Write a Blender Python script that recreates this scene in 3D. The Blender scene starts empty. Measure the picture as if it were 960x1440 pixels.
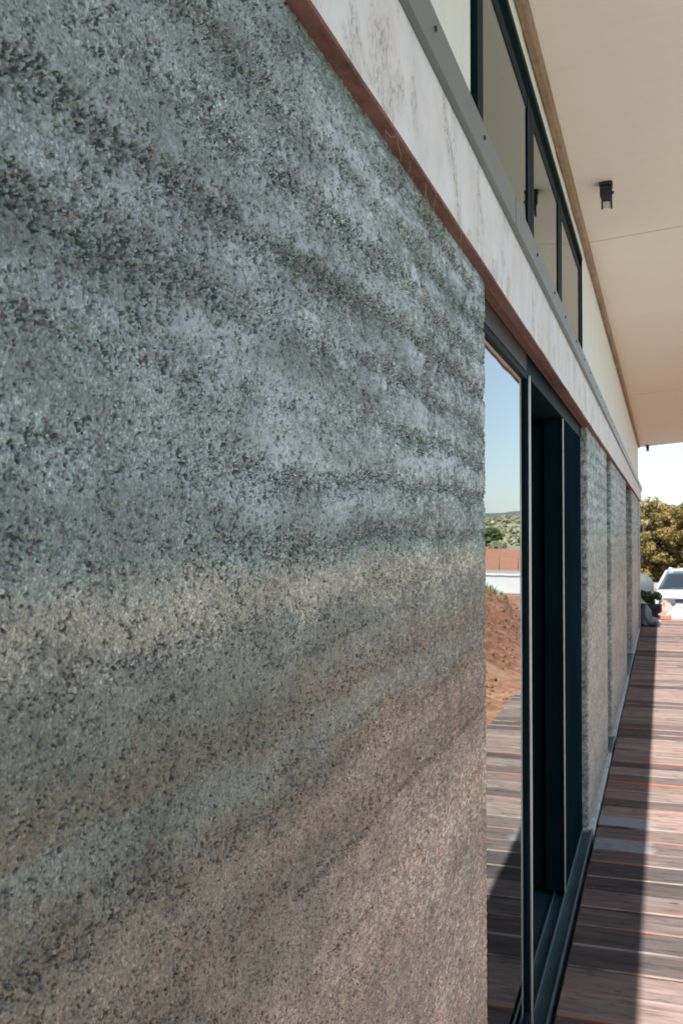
import bpy, bmesh, math, random
import numpy as np
from mathutils import Vector, Matrix

random.seed(7)
rng = np.random.default_rng(11)
SC = bpy.context.scene
COL = SC.collection
R = math.radians

# ------------------------------------------------------------------ camera, sky, sun, exposure
EYE = 1.55
cd = bpy.data.cameras.new("camera"); cam = bpy.data.objects.new("camera", cd); COL.objects.link(cam)
cam.location = (0, 0, EYE)
cam.rotation_euler = (R(90 + 1.27), 0, R(18.43))
cd.sensor_width = 36; cd.lens = 33.75
cd.clip_start = 0.02; cd.clip_end = 3000
cd.dof.use_dof = True; cd.dof.focus_distance = 1.2; cd.dof.aperture_fstop = 18
SC.camera = cam

SUN = Vector((0.238, -0.50, 1.0)).normalized()
w = bpy.data.worlds.new("World"); SC.world = w; w.use_nodes = True
wn = w.node_tree; bg = wn.nodes["Background"]
sky = wn.nodes.new("ShaderNodeTexSky"); sky.sky_type = 'NISHITA'; sky.sun_disc = False
sky.sun_elevation = math.asin(SUN.z); sky.sun_rotation = math.atan2(SUN.x, SUN.y)
sky.air_density = 0.9; sky.dust_density = 0.7; sky.ozone_density = 1.0
hz = wn.nodes.new("ShaderNodeMix"); hz.data_type = 'RGBA'; hz.blend_type = 'ADD'; hz.inputs[0].default_value = 1.0   # thin bright haze over the whole sky
hz.inputs[7].default_value = (3.1, 3.25, 3.35, 1); wn.links.new(sky.outputs[0], hz.inputs[6])
wn.links.new(hz.outputs[2], bg.inputs[0]); bg.inputs[1].default_value = 0.056
sl = bpy.data.lights.new("sun", 'SUN'); sun = bpy.data.objects.new("sun", sl); COL.objects.link(sun)
sl.energy = 5.0; sl.angle = R(0.5); sl.color = (1.0, 0.95, 0.895)
sun.rotation_euler = SUN.to_track_quat('Z', 'Y').to_euler(); sun.location = (3, -6, 12)
SC.view_settings.view_transform = 'Standard'; SC.view_settings.look = 'None'
SC.view_settings.exposure = 1.2; SC.view_settings.gamma = 1.0
try: SC.view_settings.use_curve_mapping = False
except Exception: pass
SC.cycles.max_bounces = 10; SC.cycles.diffuse_bounces = 6; SC.cycles.transparent_max_bounces = 16

# ------------------------------------------------------------------ helpers: objects
def tag(o, label=None, cat=None, group=None, kind=None):
    if label: o['label'] = label
    if cat: o['category'] = cat
    if group: o['group'] = group
    if kind: o['kind'] = kind
    return o
def empty(name, loc, rz=0, parent=None):
    o = bpy.data.objects.new(name, None); COL.objects.link(o); o.location = loc; o.rotation_euler = (0, 0, rz)
    o.empty_display_size = .1
    if parent: o.parent = parent
    return o
def world_loc(o):
    v = Vector((0, 0, 0))
    while o is not None:
        v = v + o.location; o = o.parent
    return v
def link(name, me, parent=None, loc=(0, 0, 0), rot=(0, 0, 0)):
    """link a mesh; loc is given relative to the parent"""
    o = bpy.data.objects.new(name, me); COL.objects.link(o)
    o.location = loc; o.rotation_euler = rot
    if parent: o.parent = parent
    return o
def house_part(name, me, parent, mat=None):
    """mesh given in world coordinates, parented under an unrotated empty or part"""
    if mat is not None and not me.materials: me.materials.append(mat)
    c = Vector((0, 0, 0))
    p = parent
    o = link(name, me, parent)
    o.location = -world_loc(p)
    return o
def copy_tree(o, parent=None):
    c = o.copy(); COL.objects.link(c); c.parent = parent
    for ch in list(o.children): copy_tree(ch, c)
    return c

class MB:
    """collects shapes into one mesh"""
    def __init__(s): s.v = []; s.f = []; s.m = []; s.cur = 0; s.sm = []
    def add(s, vs, fs, smooth=False):
        n = len(s.v); s.v += [tuple(v) for v in vs]
        for f in fs: s.f.append(tuple(i + n for i in f)); s.m.append(s.cur); s.sm.append(smooth)
    def box(s, x0, x1, y0, y1, z0, z1, M=None):
        vs = [(x, y, z) for x in (x0, x1) for y in (y0, y1) for z in (z0, z1)]
        if M is not None: vs = [tuple(M @ Vector(v)) for v in vs]
        s.add(vs, [(0, 1, 3, 2), (4, 6, 7, 5), (0, 4, 5, 1), (2, 3, 7, 6), (0, 2, 6, 4), (1, 5, 7, 3)])
    def bbox(s, x0, x1, y0, y1, z0, z1, b=.002, M=None):
        """box with chamfered edges"""
        bm = bmesh.new(); bmesh.ops.create_cube(bm, size=1)
        for v in bm.verts:
            v.co = Vector(((x0 + x1) / 2 + v.co.x * (x1 - x0), (y0 + y1) / 2 + v.co.y * (y1 - y0), (z0 + z1) / 2 + v.co.z * (z1 - z0)))
        bmesh.ops.bevel(bm, geom=list(bm.edges), offset=b, segments=1, affect='EDGES', clamp_overlap=True)
        if M is not None: bmesh.ops.transform(bm, matrix=M, verts=bm.verts)
        bm.verts.index_update()
        s.add([v.co[:] for v in bm.verts], [[v.index for v in f.verts] for f in bm.faces]); bm.free()
    def tube(s, pts, r, n=8, cap=True, rs=None):
        pts = [Vector(p) for p in pts]; rings = []
        for i, p in enumerate(pts):
            t = (pts[min(i + 1, len(pts) - 1)] - pts[max(i - 1, 0)]).normalized()
            a = t.orthogonal().normalized() if i == 0 else (a - t * a.dot(t)).normalized()
            b = t.cross(a); rr = rs[i] if rs else r
            rings.append([p + (a * math.cos(2 * math.pi * k / n) + b * math.sin(2 * math.pi * k / n)) * rr for k in range(n)])
        vs = [v for ring in rings for v in ring]
        fs = [(i * n + k, i * n + (k + 1) % n, (i + 1) * n + (k + 1) % n, (i + 1) * n + k) for i in range(len(pts) - 1) for k in range(n)]
        if cap: fs += [tuple(range(n - 1, -1, -1)), tuple((len(pts) - 1) * n + k for k in range(n))]
        s.add(vs, fs, True)
    def lathe(s, prof, n=20, M=None):
        vs = []; m = len(prof)
        for k in range(n):
            a = 2 * math.pi * k / n
            for r, z in prof: vs.append((r * math.cos(a), r * math.sin(a), z))
        if M is not None: vs = [tuple(M @ Vector(v)) for v in vs]
        s.add(vs, [(k * m + i, ((k + 1) % n) * m + i, ((k + 1) % n) * m + i + 1, k * m + i + 1) for k in range(n) for i in range(m - 1)], True)
    def mesh(s, name, *mats):
        me = bpy.data.meshes.new(name); me.from_pydata(s.v, [], s.f)
        for m in mats: me.materials.append(m)
        me.polygons.foreach_set('material_index', s.m); me.polygons.foreach_set('use_smooth', s.sm)
        me.update(); return me

def grid_mesh(name, P, mat, smooth=True, closed=False):
    """P: (n, m, 3) numpy array of points to one quad sheet"""
    n, m, _ = P.shape
    idx = np.arange(n * m).reshape(n, m)
    if closed: idx = np.vstack([idx, idx[:1]])
    q = np.stack([idx[:-1, :-1], idx[1:, :-1], idx[1:, 1:], idx[:-1, 1:]], -1).reshape(-1, 4)
    me = bpy.data.meshes.new(name)
    me.vertices.add(n * m); me.vertices.foreach_set('co', P.reshape(-1).astype(np.float32))
    me.loops.add(q.size); me.loops.foreach_set('vertex_index', q.reshape(-1).astype(np.int32))
    me.polygons.add(len(q)); me.polygons.foreach_set('loop_start', np.arange(0, q.size, 4, dtype=np.int32))
    me.polygons.foreach_set('loop_total', np.full(len(q), 4, dtype=np.int32))
    me.polygons.foreach_set('use_smooth', np.full(len(q), smooth))
    me.update(calc_edges=True); me.validate()
    if mat: me.materials.append(mat)
    return me

def quads_mesh(name, V, mats, mi=None):
    """V: (n,4,3) loose quads"""
    n = len(V); me = bpy.data.meshes.new(name)
    me.vertices.add(n * 4); me.vertices.foreach_set('co', V.reshape(-1).astype(np.float32))
    me.loops.add(n * 4); me.loops.foreach_set('vertex_index', np.arange(n * 4, dtype=np.int32))
    me.polygons.add(n); me.polygons.foreach_set('loop_start', np.arange(0, n * 4, 4, dtype=np.int32))
    me.polygons.foreach_set('loop_total', np.full(n, 4, dtype=np.int32))
    if mi is not None: me.polygons.foreach_set('material_index', mi.astype(np.int32))
    me.update(calc_edges=True)
    for m in mats: me.materials.append(m)
    return me

# ------------------------------------------------------------------ helpers: numpy noise
def hsh(i, j, k=0):
    h = (i.astype(np.int64) * 374761393 + j.astype(np.int64) * 668265263 + k * 974634777) & 0xffffffff
    h = ((h ^ (h >> 13)) * 1274126177) & 0xffffffff
    h = (h ^ (h >> 16)) & 0xffffffff
    h = ((h ^ (h >> 15)) * 2246822519) & 0xffffffff
    return ((h ^ (h >> 13)) & 0xffffff) / float(0x1000000)
def vnoise(x, y, seed=0):
    i = np.floor(x); j = np.floor(y); fx = x - i; fy = y - j
    fx = fx * fx * (3 - 2 * fx); fy = fy * fy * (3 - 2 * fy)
    a = hsh(i, j, seed); b = hsh(i + 1, j, seed); c = hsh(i, j + 1, seed); d = hsh(i + 1, j + 1, seed)
    return (a + (b - a) * fx) * (1 - fy) + (c + (d - c) * fx) * fy
def fbm(x, y, seed=0, o=4):
    s = 0; a = .5; t = 0
    for k in range(o):
        s = s + a * vnoise(x, y, seed + k * 17); t += a; x = x * 2.03 + 5.1; y = y * 2.03 - 3.7; a *= .5
    return s / t
def worley(x, y, seed=0):
    i = np.floor(x); j = np.floor(y); d1 = np.full(x.shape, 9.0); cid = np.zeros(x.shape)
    for di in (-1, 0, 1):
        for dj in (-1, 0, 1):
            a = i + di; b = j + dj
            px = a + .1 + .8 * hsh(a, b, seed + 1); py = b + .1 + .8 * hsh(a, b, seed + 2)
            d = np.hypot(x - px, y - py); m = d < d1
            d1 = np.where(m, d, d1); cid = np.where(m, hsh(a, b, seed + 3), cid)
    return d1, cid
def sstep(a, b, x):
    t = np.clip((x - a) / (b - a), 0, 1); return t * t * (3 - 2 * t)

# ------------------------------------------------------------------ helpers: materials
def S(c):  # one sRGB triple (0-255) as linear
    return tuple(((v / 255) / 12.92 if v / 255 <= .04045 else (((v / 255) + .055) / 1.055) ** 2.4) for v in c)
class NT:
    def __init__(s, name):
        s.mat = bpy.data.materials.new(name); s.mat.use_nodes = True
        s.t = s.mat.node_tree; s.b = s.t.nodes['Principled BSDF']; s.out = s.t.nodes['Material Output']
    def n(s, typ, **kw):
        nd = s.t.nodes.new('ShaderNode' + typ)
        for k, v in kw.items():
            if k.startswith('i_'): nd.inputs[k[2:].replace('_', ' ')].default_value = v
            else: setattr(nd, k, v)
        return nd
    def l(s, a, b): s.t.links.new(a, b)
    def pos(s): return s.n('NewGeometry').outputs['Position']
    def obj(s): return s.n('TexCoord').outputs['Object']
    def rand(s): return s.n('ObjectInfo').outputs['Random']
    def mapv(s, v, scale=(1, 1, 1), loc=(0, 0, 0)):
        m = s.n('Mapping'); m.inputs['Scale'].default_value = scale; m.inputs['Location'].default_value = loc; s.l(v, m.inputs['Vector']); return m.outputs[0]
    def noise(s, v, scale, detail=4, rough=.55, dist=0):
        m = s.n('TexNoise'); m.inputs['Scale'].default_value = scale; m.inputs['Detail'].default_value = detail
        m.inputs['Roughness'].default_value = rough; m.inputs['Distortion'].default_value = dist; s.l(v, m.inputs['Vector']); return m.outputs[0]
    def vor(s, v, scale, out='Distance', feature='F1', rnd=1):
        m = s.n('TexVoronoi'); m.feature = feature; m.inputs['Scale'].default_value = scale; m.inputs['Randomness'].default_value = rnd; s.l(v, m.inputs['Vector']); return m.outputs[out]
    def ramp(s, f, stops, interp='LINEAR'):
        m = s.n('ValToRGB'); cr = m.color_ramp; cr.interpolation = interp
        while len(cr.elements) < len(stops): cr.elements.new(.5)
        for e, (p, c) in zip(cr.elements, stops):
            e.position = p; e.color = (*(c if isinstance(c, tuple) else (c, c, c)), 1)
        s.l(f, m.inputs[0]); return m.outputs[0]
    def mix(s, f, a, b, mode='MIX'):
        m = s.n('Mix'); m.data_type = 'RGBA'; m.blend_type = mode
        for src, i in ((f, 0), (a, 6), (b, 7)):
            if hasattr(src, 'is_output'): s.l(src, m.inputs[i])
            elif i == 0: m.inputs[0].default_value = src
            else: m.inputs[i].default_value = (*src, 1)
        return m.outputs[2]
    def math(s, op, a, b=0.0, c=None, clamp=False):
        m = s.n('Math'); m.operation = op; m.use_clamp = clamp
        for i, x in enumerate((a, b, c)):
            if x is None: continue
            if hasattr(x, 'is_output'): s.l(x, m.inputs[i])
            else: m.inputs[i].default_value = x
        return m.outputs[0]
    def xyz(s, v): m = s.n('SeparateXYZ'); s.l(v, m.inputs[0]); return m.outputs
    def bump(s, h, strength=.3, dist=.01):
        m = s.n('Bump'); m.inputs['Strength'].default_value = strength; m.inputs['Distance'].default_value = dist
        s.l(h, m.inputs['Height'])
        s.l(m.outputs[0], s.b.inputs['Normal']); return m
    def set(s, col=None, rough=.6, spec=.5, metal=0):
        if col is not None:
            if hasattr(col, 'is_output'): s.l(col, s.b.inputs['Base Color'])
            else: s.b.inputs['Base Color'].default_value = (*col, 1)
        if hasattr(rough, 'is_output'): s.l(rough, s.b.inputs['Roughness'])
        else: s.b.inputs['Roughness'].default_value = rough
        s.b.inputs['Specular IOR Level'].default_value = spec; s.b.inputs['Metallic'].default_value = metal
        return s.mat

def simple(name, col, rough=.6, spec=.5, metal=0, var=.15, scale=8, bump=0, bscale=60):
    t = NT(name); o = t.obj(); n = t.noise(o, scale, 5)
    lo = tuple(c * (1 - var) for c in col); hi = tuple(min(1, c * (1 + var)) for c in col)
    c = t.ramp(n, [(.3, lo), (.7, hi)])
    if bump: t.bump(t.noise(o, bscale, 4), bump, .004)
    return t.set(c, rough, spec, metal)

# ---- rammed earth
def mat_rammed():
    t = NT('rammed_earth'); p = t.pos(); x, y, z = t.xyz(p)
    warp = t.noise(t.mapv(p, (1, 1.0, 2)), 1.3, 3)
    zz = t.math('ADD', z, t.math('MULTIPLY', t.math('SUBTRACT', warp, .5), .05))
    zz = t.math('ADD', zz, t.math('MULTIPLY', t.math('SUBTRACT', t.noise(t.mapv(p, (1, .6, 1)), 15, 6, .74), .5), .14))
    f = t.math('DIVIDE', zz, 2.2, clamp=True)
    Z = lambda h: h / 2.2
    grey = (.215, .268, .256); bgrey = (.275, .34, .348); dgrey = (.148, .188, .178); taupe = (.33, .31, .27)
    oliv = (.175, .175, .15); tan = (.265, .195, .150); pink = (.40, .285, .222); brown = (.18, .126, .094); gg = (.185, .195, .178)
    base = t.ramp(f, [(0, taupe), (Z(.5), tan), (Z(.7), pink), (Z(.93), tan), (Z(.98), pink),
                      (Z(1.08), pink), (Z(1.12), tan), (Z(1.15), tan), (Z(1.20), brown), (Z(1.25), tan), (Z(1.29), brown), (Z(1.335), gg), (Z(1.37), brown), (Z(1.41), oliv),
                      (Z(1.45), gg), (Z(1.475), taupe), (Z(1.50), taupe), (Z(1.535), grey), (Z(1.575), dgrey), (Z(1.61), bgrey), (Z(1.655), grey), (Z(1.70), bgrey), (Z(1.735), dgrey), (Z(1.785), bgrey),
                      (Z(1.83), dgrey), (Z(1.88), grey), (Z(1.92), bgrey), (Z(1.98), dgrey), (Z(2.03), grey), (Z(2.1), dgrey)])
    wv = t.n('TexNoise'); wv.inputs['Scale'].default_value = 220; wv.inputs['Detail'].default_value = 3; t.l(p, wv.inputs['Vector'])
    wa = t.n('VectorMath'); wa.operation = 'MULTIPLY_ADD'; t.l(wv.outputs['Color'], wa.inputs[0]); wa.inputs[1].default_value = (.005,) * 3; t.l(p, wa.inputs[2]); q = wa.outputs[0]
    c1 = t.xyz(t.vor(q, 350, 'Color'))[0]; c2 = t.xyz(t.vor(q, 160, 'Color'))[1]; c3 = t.xyz(t.vor(q, 560, 'Color'))[2]
    g3 = t.ramp(c3, [(0, .74), (.5, 1.0), (1, 1.25)])
    g1 = t.ramp(c1, [(0, .80), (.3, .95), (.8, 1.03), (.93, 1.12), (1, 1.4)])
    skin = t.mix(1, t.mix(1, base, g3, 'MULTIPLY'), g1, 'MULTIPLY')
    skin = t.mix(1, skin, t.ramp(t.noise(p, 140, 5, .7), [(.32, .60), (.5, .95), (.68, 1.32)]), 'MULTIPLY')
    skin = t.mix(1, skin, t.ramp(t.noise(t.mapv(p, (1, 1, .9), (2, 8, 6)), 430, 3, .65), [(.32, .34), (.46, .92), (.57, 1.08), (.67, 2.0)]), 'MULTIPLY')
    pale = t.mix(1, t.mix(1, t.mix(.25, (.30, .355, .345), base), g3, 'MULTIPLY'), t.ramp(t.noise(t.mapv(p, (1, 1, 1.8)), 7, 5, .65), [(.3, .78), (.7, 1.2)]), 'MULTIPLY')   # far piers take a paler, greyer base
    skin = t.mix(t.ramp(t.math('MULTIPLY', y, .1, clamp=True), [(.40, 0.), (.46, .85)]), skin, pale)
    streak = t.mix(1, t.ramp(t.noise(t.mapv(p, (1, .32, 1)), 150, 4, .65), [(.34, .42), (.5, 1.0), (.62, 1.9)]), t.ramp(t.noise(t.mapv(p, (1, .4, 1), (3, 1, 2)), 60, 4, .65), [(.35, .75), (.62, 1.2)]), 'MULTIPLY')
    skin = t.mix(t.ramp(t.math('MULTIPLY', y, .5, clamp=True), [(.38, 0.), (.8, 1.)]), skin, t.mix(1, skin, streak, 'MULTIPLY'))
    # sky sheen painted into the colour, long bluish drifts on the upper half
    sheen = t.math('MULTIPLY', t.ramp(t.noise(t.mapv(p, (1, .55, 4.2), (2, 4, 1)), 4.6, 8, .68), [(.46, 0.), (.60, 1.)]), t.ramp(f, [(Z(1.54), 0.), (Z(1.64), 1.)]))
    sheen = t.math('MULTIPLY', sheen, t.ramp(t.math('MULTIPLY', y, .5, clamp=True), [(.25, .35), (.55, 1.)]))
    sheen = t.math('MULTIPLY', sheen, t.ramp(t.noise(t.mapv(p, (1, .6, 1), (5, 5, 2)), 75, 5, .72), [(.40, .25), (.56, 1.)]))
    skin = t.mix(t.math('MULTIPLY', sheen, .85), skin, (.46, .53, .60))
    # gravel in the pits: stones vary in tone, darkened as painted pit shade
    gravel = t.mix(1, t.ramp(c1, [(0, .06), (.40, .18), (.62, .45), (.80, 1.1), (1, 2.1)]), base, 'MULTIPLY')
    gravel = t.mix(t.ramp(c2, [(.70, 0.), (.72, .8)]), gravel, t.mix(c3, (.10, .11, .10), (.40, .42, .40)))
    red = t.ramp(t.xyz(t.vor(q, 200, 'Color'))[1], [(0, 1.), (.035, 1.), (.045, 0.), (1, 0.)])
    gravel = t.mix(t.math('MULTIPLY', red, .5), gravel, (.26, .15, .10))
    bare = t.n('Attribute'); bare.attribute_name = 'gravel_pit_shade'; bare = bare.outputs['Fac']
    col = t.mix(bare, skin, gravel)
    d2 = t.math('MULTIPLY', t.ramp(t.noise(t.mapv(p, (1, 1, 1), (3, 7, 1)), 130, 6, .75), [(.60, 0.), (.63, 1.)]), .6)
    col = t.mix(d2, col, (.07, .078, .07))
    dm = t.math('MULTIPLY', t.ramp(f, [(Z(1.38), 1.), (Z(1.50), 0.)]), t.ramp(t.math('ADD', t.math('MULTIPLY', y, .5), t.math('MULTIPLY', t.math('SUBTRACT', t.noise(t.mapv(p, (1, 1, 2)), 4, 5, .65), .5), .35), clamp=True), [(.34, 1.), (.62, 0.)]))
    col = t.mix(dm, col, t.mix(1, col, (.70, .78, .78), 'MULTIPLY'))
    rust = t.math('MULTIPLY', t.ramp(t.noise(t.mapv(p, (1, .7, 1.6), (3, 9, 4)), 7, 6, .7), [(.46, 0.), (.60, 1.)]), t.ramp(f, [(Z(1.22), 1.), (Z(1.42), 0.)]))
    col = t.mix(t.math('MULTIPLY', rust, t.ramp(t.math('MULTIPLY', y, .1, clamp=True), [(.25, .42), (.35, 0.)])), col, t.mix(1, col, (1.12, .80, .68), 'MULTIPLY'))
    blot = t.ramp(t.noise(t.mapv(p, (1, .8, 1.3), (6, 3, 8)), 11, 6, .7), [(.36, .72), (.5, 1.0), (.64, 1.22)])
    col = t.mix(1, col, blot, 'MULTIPLY')
    lt = t.ramp(t.noise(t.mapv(p, (1, 1, .9), (9, 2, 5)), 330, 4, .7), [(.60, 0.), (.68, 1.)])
    col = t.mix(t.math('MULTIPLY', lt, .4), col, t.mix(.6, base, (.60, .62, .60)))
    big = t.noise(t.mapv(p, (1, 1, 1.6)), 2.6, 5, .6)
    col = t.mix(1, col, t.ramp(big, [(.3, .68), (.7, 1.06)]), 'MULTIPLY')
    h = t.math('ADD', t.math('MULTIPLY', t.noise(p, 330, 4, .7), 1.0), t.math('MULTIPLY', t.math('SUBTRACT', 1, t.vor(q, 300)), .4))
    t.bump(h, .4, .0014)
    return t.set(col, t.math('ADD', t.math('SUBTRACT', t.ramp(t.noise(p, 40, 4), [(.3, .40), (.7, .62)]), t.math('MULTIPLY', sheen, .12)), t.math('MULTIPLY', bare, .3)), .65)
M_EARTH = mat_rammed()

def mat_fascia():
    t = NT('limewashed_timber'); p = t.pos(); x, y, z = t.xyz(p)
    base = t.mix(t.noise(t.mapv(p, (1, 2.2, 1)), 2.0, 5), (.60, .615, .65), (.68, .68, .70))
    base = t.mix(t.math('MULTIPLY', t.ramp(t.noise(p, 3.1, 4), [(.42, 0.), (.68, 1.)]), .6), base, (.62, .545, .53))
    base = t.mix(1, base, t.ramp(t.noise(t.mapv(p, (1, 1, 1), (7, 1, 2)), 9, 6, .68), [(.3, .86), (.7, 1.06)]), 'MULTIPLY')
    drift = t.ramp(t.noise(t.mapv(p, (1, 1.3, .9)), 5.5, 5, .6, .8), [(.53, 0.), (.66, 1.)])
    speck = t.ramp(t.noise(t.mapv(p, (1, 1.0, .6)), 120, 5, .75), [(.49, 0.), (.58, 1.)])
    col = t.mix(t.math('MULTIPLY', t.math('MULTIPLY', drift, t.math('ADD', t.math('MULTIPLY', speck, .9), .18)), .85), base, (.22, .165, .115))
    smear = t.math('MULTIPLY', t.ramp(t.noise(t.mapv(p, (1, 5, 1.4)), 4.0, 6, .7, 1.2), [(.60, 0.), (.72, 1.)]), t.ramp(t.noise(t.mapv(p, (1, 1, 1), (4, 4, 4)), 3.3, 3), [(.48, 0.), (.60, 1.)]))
    col = t.mix(t.math('MULTIPLY', smear, .55), col, (.36, .33, .31))
    crack = t.ramp(t.noise(t.mapv(p, (1, 30, 2.1)), 1.3, 4, .5, .9), [(.493, 0.), (.5, 1.), (.507, 0.)])
    crack = t.math('MULTIPLY', crack, t.ramp(t.noise(t.mapv(p, (1, 1, 1), (1, 7, 3)), 6, 2), [(.58, 0.), (.66, 1.)]))
    col = t.mix(t.math('MULTIPLY', crack, .75), col, (.14, .13, .13))
    t.bump(t.math('ADD', t.noise(t.mapv(p, (1, 9, 2)), 22, 5, .6), t.math('MULTIPLY', crack, -1.5)), .3, .002)
    return t.set(col, .6, .3)
M_FASCIA = mat_fascia()

def mat_wood(name, dark, light, axis, rough=.65, sc=1.0, spec=.3):
    t = NT(name); p = t.pos()
    s = [30 * sc, 30 * sc, 30 * sc]; s[axis] = 1.6 * sc
    g = t.noise(t.mapv(p, tuple(s)), 1.0, 6, .6, .4)
    g2 = t.noise(p, 5, 3)
    c = t.ramp(g, [(.25, dark), (.75, light)])
    c = t.mix(1, c, t.ramp(g2, [(.3, .8), (.7, 1.2)]), 'MULTIPLY')
    sp = t.ramp(t.noise(t.mapv(p, (1, .6, 1)), 42, 6, .72), [(.46, 0.), (.66, 1.)])
    c = t.mix(t.math('MULTIPLY', sp, .5), c, tuple(q * .45 for q in dark))
    t.bump(t.math('ADD', g, t.math('MULTIPLY', sp, -.5)), .5, .003)
    return t.set(c, rough, spec)
M_RED = mat_wood('red_timber', (.085, .04, .033), (.235, .112, .09), 1)
M_RED2 = mat_wood('red_timber_inner', (.09, .04, .035), (.19, .092, .078), 1)
M_TRIM = mat_wood('brown_trim_timber', (.20, .125, .085), (.33, .22, .155), 1)
M_FLASH = simple('grey_painted_metal', (.13, .15, .15), .38, .6, .35, .1, 3, .05, 300)
M_FRAME = simple('black_powder_coat', (.004, .013, .018), .5, .03, 0, .15, 10)
M_HEADT = simple('brown_grey_head_rail', (.050, .045, .040), .5, .1, 0, .2, 6)
M_PIER = simple('black_metal_cladding', (.004, .013, .018), .8, 0, 0, .2, 3)
M_TRACK = simple('anodised_track', (.022, .075, .09), .34, .5, .3, .3, 6, .1, 200)
M_SEAL = simple('pale_aluminium_edge', (.55, .52, .48), .35, .5, .6, .1, 6)
M_SCREW = simple('dark_screw', (.02, .022, .025), .5, .5, .5, .1)
M_PLINTH = simple('pale_concrete', (.42, .44, .43), .8, .3, 0, .25, 12, .4, 120)
M_DARKBOARD = simple('shadow_gap_board', (.015, .017, .018), .8, .3)

def mat_clad():
    t = NT('pale_boarding'); o = t.pos()
    g = t.noise(t.mapv(o, (12, 12, 1.2)), 2.0, 5)
    c = t.ramp(g, [(.25, (.61, .625, .60)), (.75, (.71, .725, .70))])
    c = t.mix(t.math('MULTIPLY', t.rand(), .35), c, (.64, .655, .635))
    t.bump(t.noise(t.mapv(o, (60, 60, 3)), 2, 4), .12, .002)
    return t.set(c, .55, .4)
M_CLAD = mat_clad()

def mat_ceiling():
    t = NT('pale_plywood_ceiling'); p = t.pos()
    g = t.noise(t.mapv(p, (1.2, 7, 7)), 3.5, 6, .6, .6)
    b = t.noise(p, 1.3, 3)
    c = t.ramp(g, [(.25, (.75, .68, .63)), (.75, (.79, .72, .67))])
    c = t.mix(t.math('MULTIPLY', t.ramp(b, [(.4, 0.), (.7, 1.)]), .5), c, (.75, .67, .63))
    st = t.ramp(t.noise(t.mapv(p, (1.5, 1, 1)), 9, 5, .7), [(.62, 0.), (.8, 1.)])
    c = t.mix(t.math('MULTIPLY', st, .2), c, (.55, .46, .39))
    c = t.mix(t.math('MULTIPLY', t.rand(), .12), c, (.6, .52, .46))
    t.bump(g, .12, .002)
    return t.set(c, .6, .3)
M_CEIL = mat_ceiling()

def mat_glass(name, tint, ior, coat=0.0):
    t = NT(name)
    t.t.nodes.remove(t.b)
    fr = t.n('Fresnel'); fr.inputs[0].default_value = ior
    wob = t.n('Bump'); wob.inputs['Strength'].default_value = .02; wob.inputs['Distance'].default_value = .02; t.l(t.noise(t.pos(), 3.0, 1), wob.inputs['Height'])
    tr = t.n('BsdfTransparent'); tr.inputs[0].default_value = (*tint, 1)
    gl = t.n('BsdfGlossy'); gl.inputs['Roughness'].default_value = 0.0; gl.inputs[0].default_value = (.88, .97, .985, 1); t.l(wob.outputs[0], gl.inputs['Normal'])
    mx = t.n('MixShader'); t.l(t.math('MULTIPLY_ADD', fr.outputs[0], 1 - coat, coat), mx.inputs[0]); t.l(tr.outputs[0], mx.inputs[1]); t.l(gl.outputs[0], mx.inputs[2])
    t.l(mx.outputs[0], t.out.inputs[0]); return t.mat
M_GLASS = mat_glass('solar_glass', (.30, .36, .36), 2.3, .38)
M_GLASS2 = mat_glass('clear_glass', (.45, .5, .5), 1.9)

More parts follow.
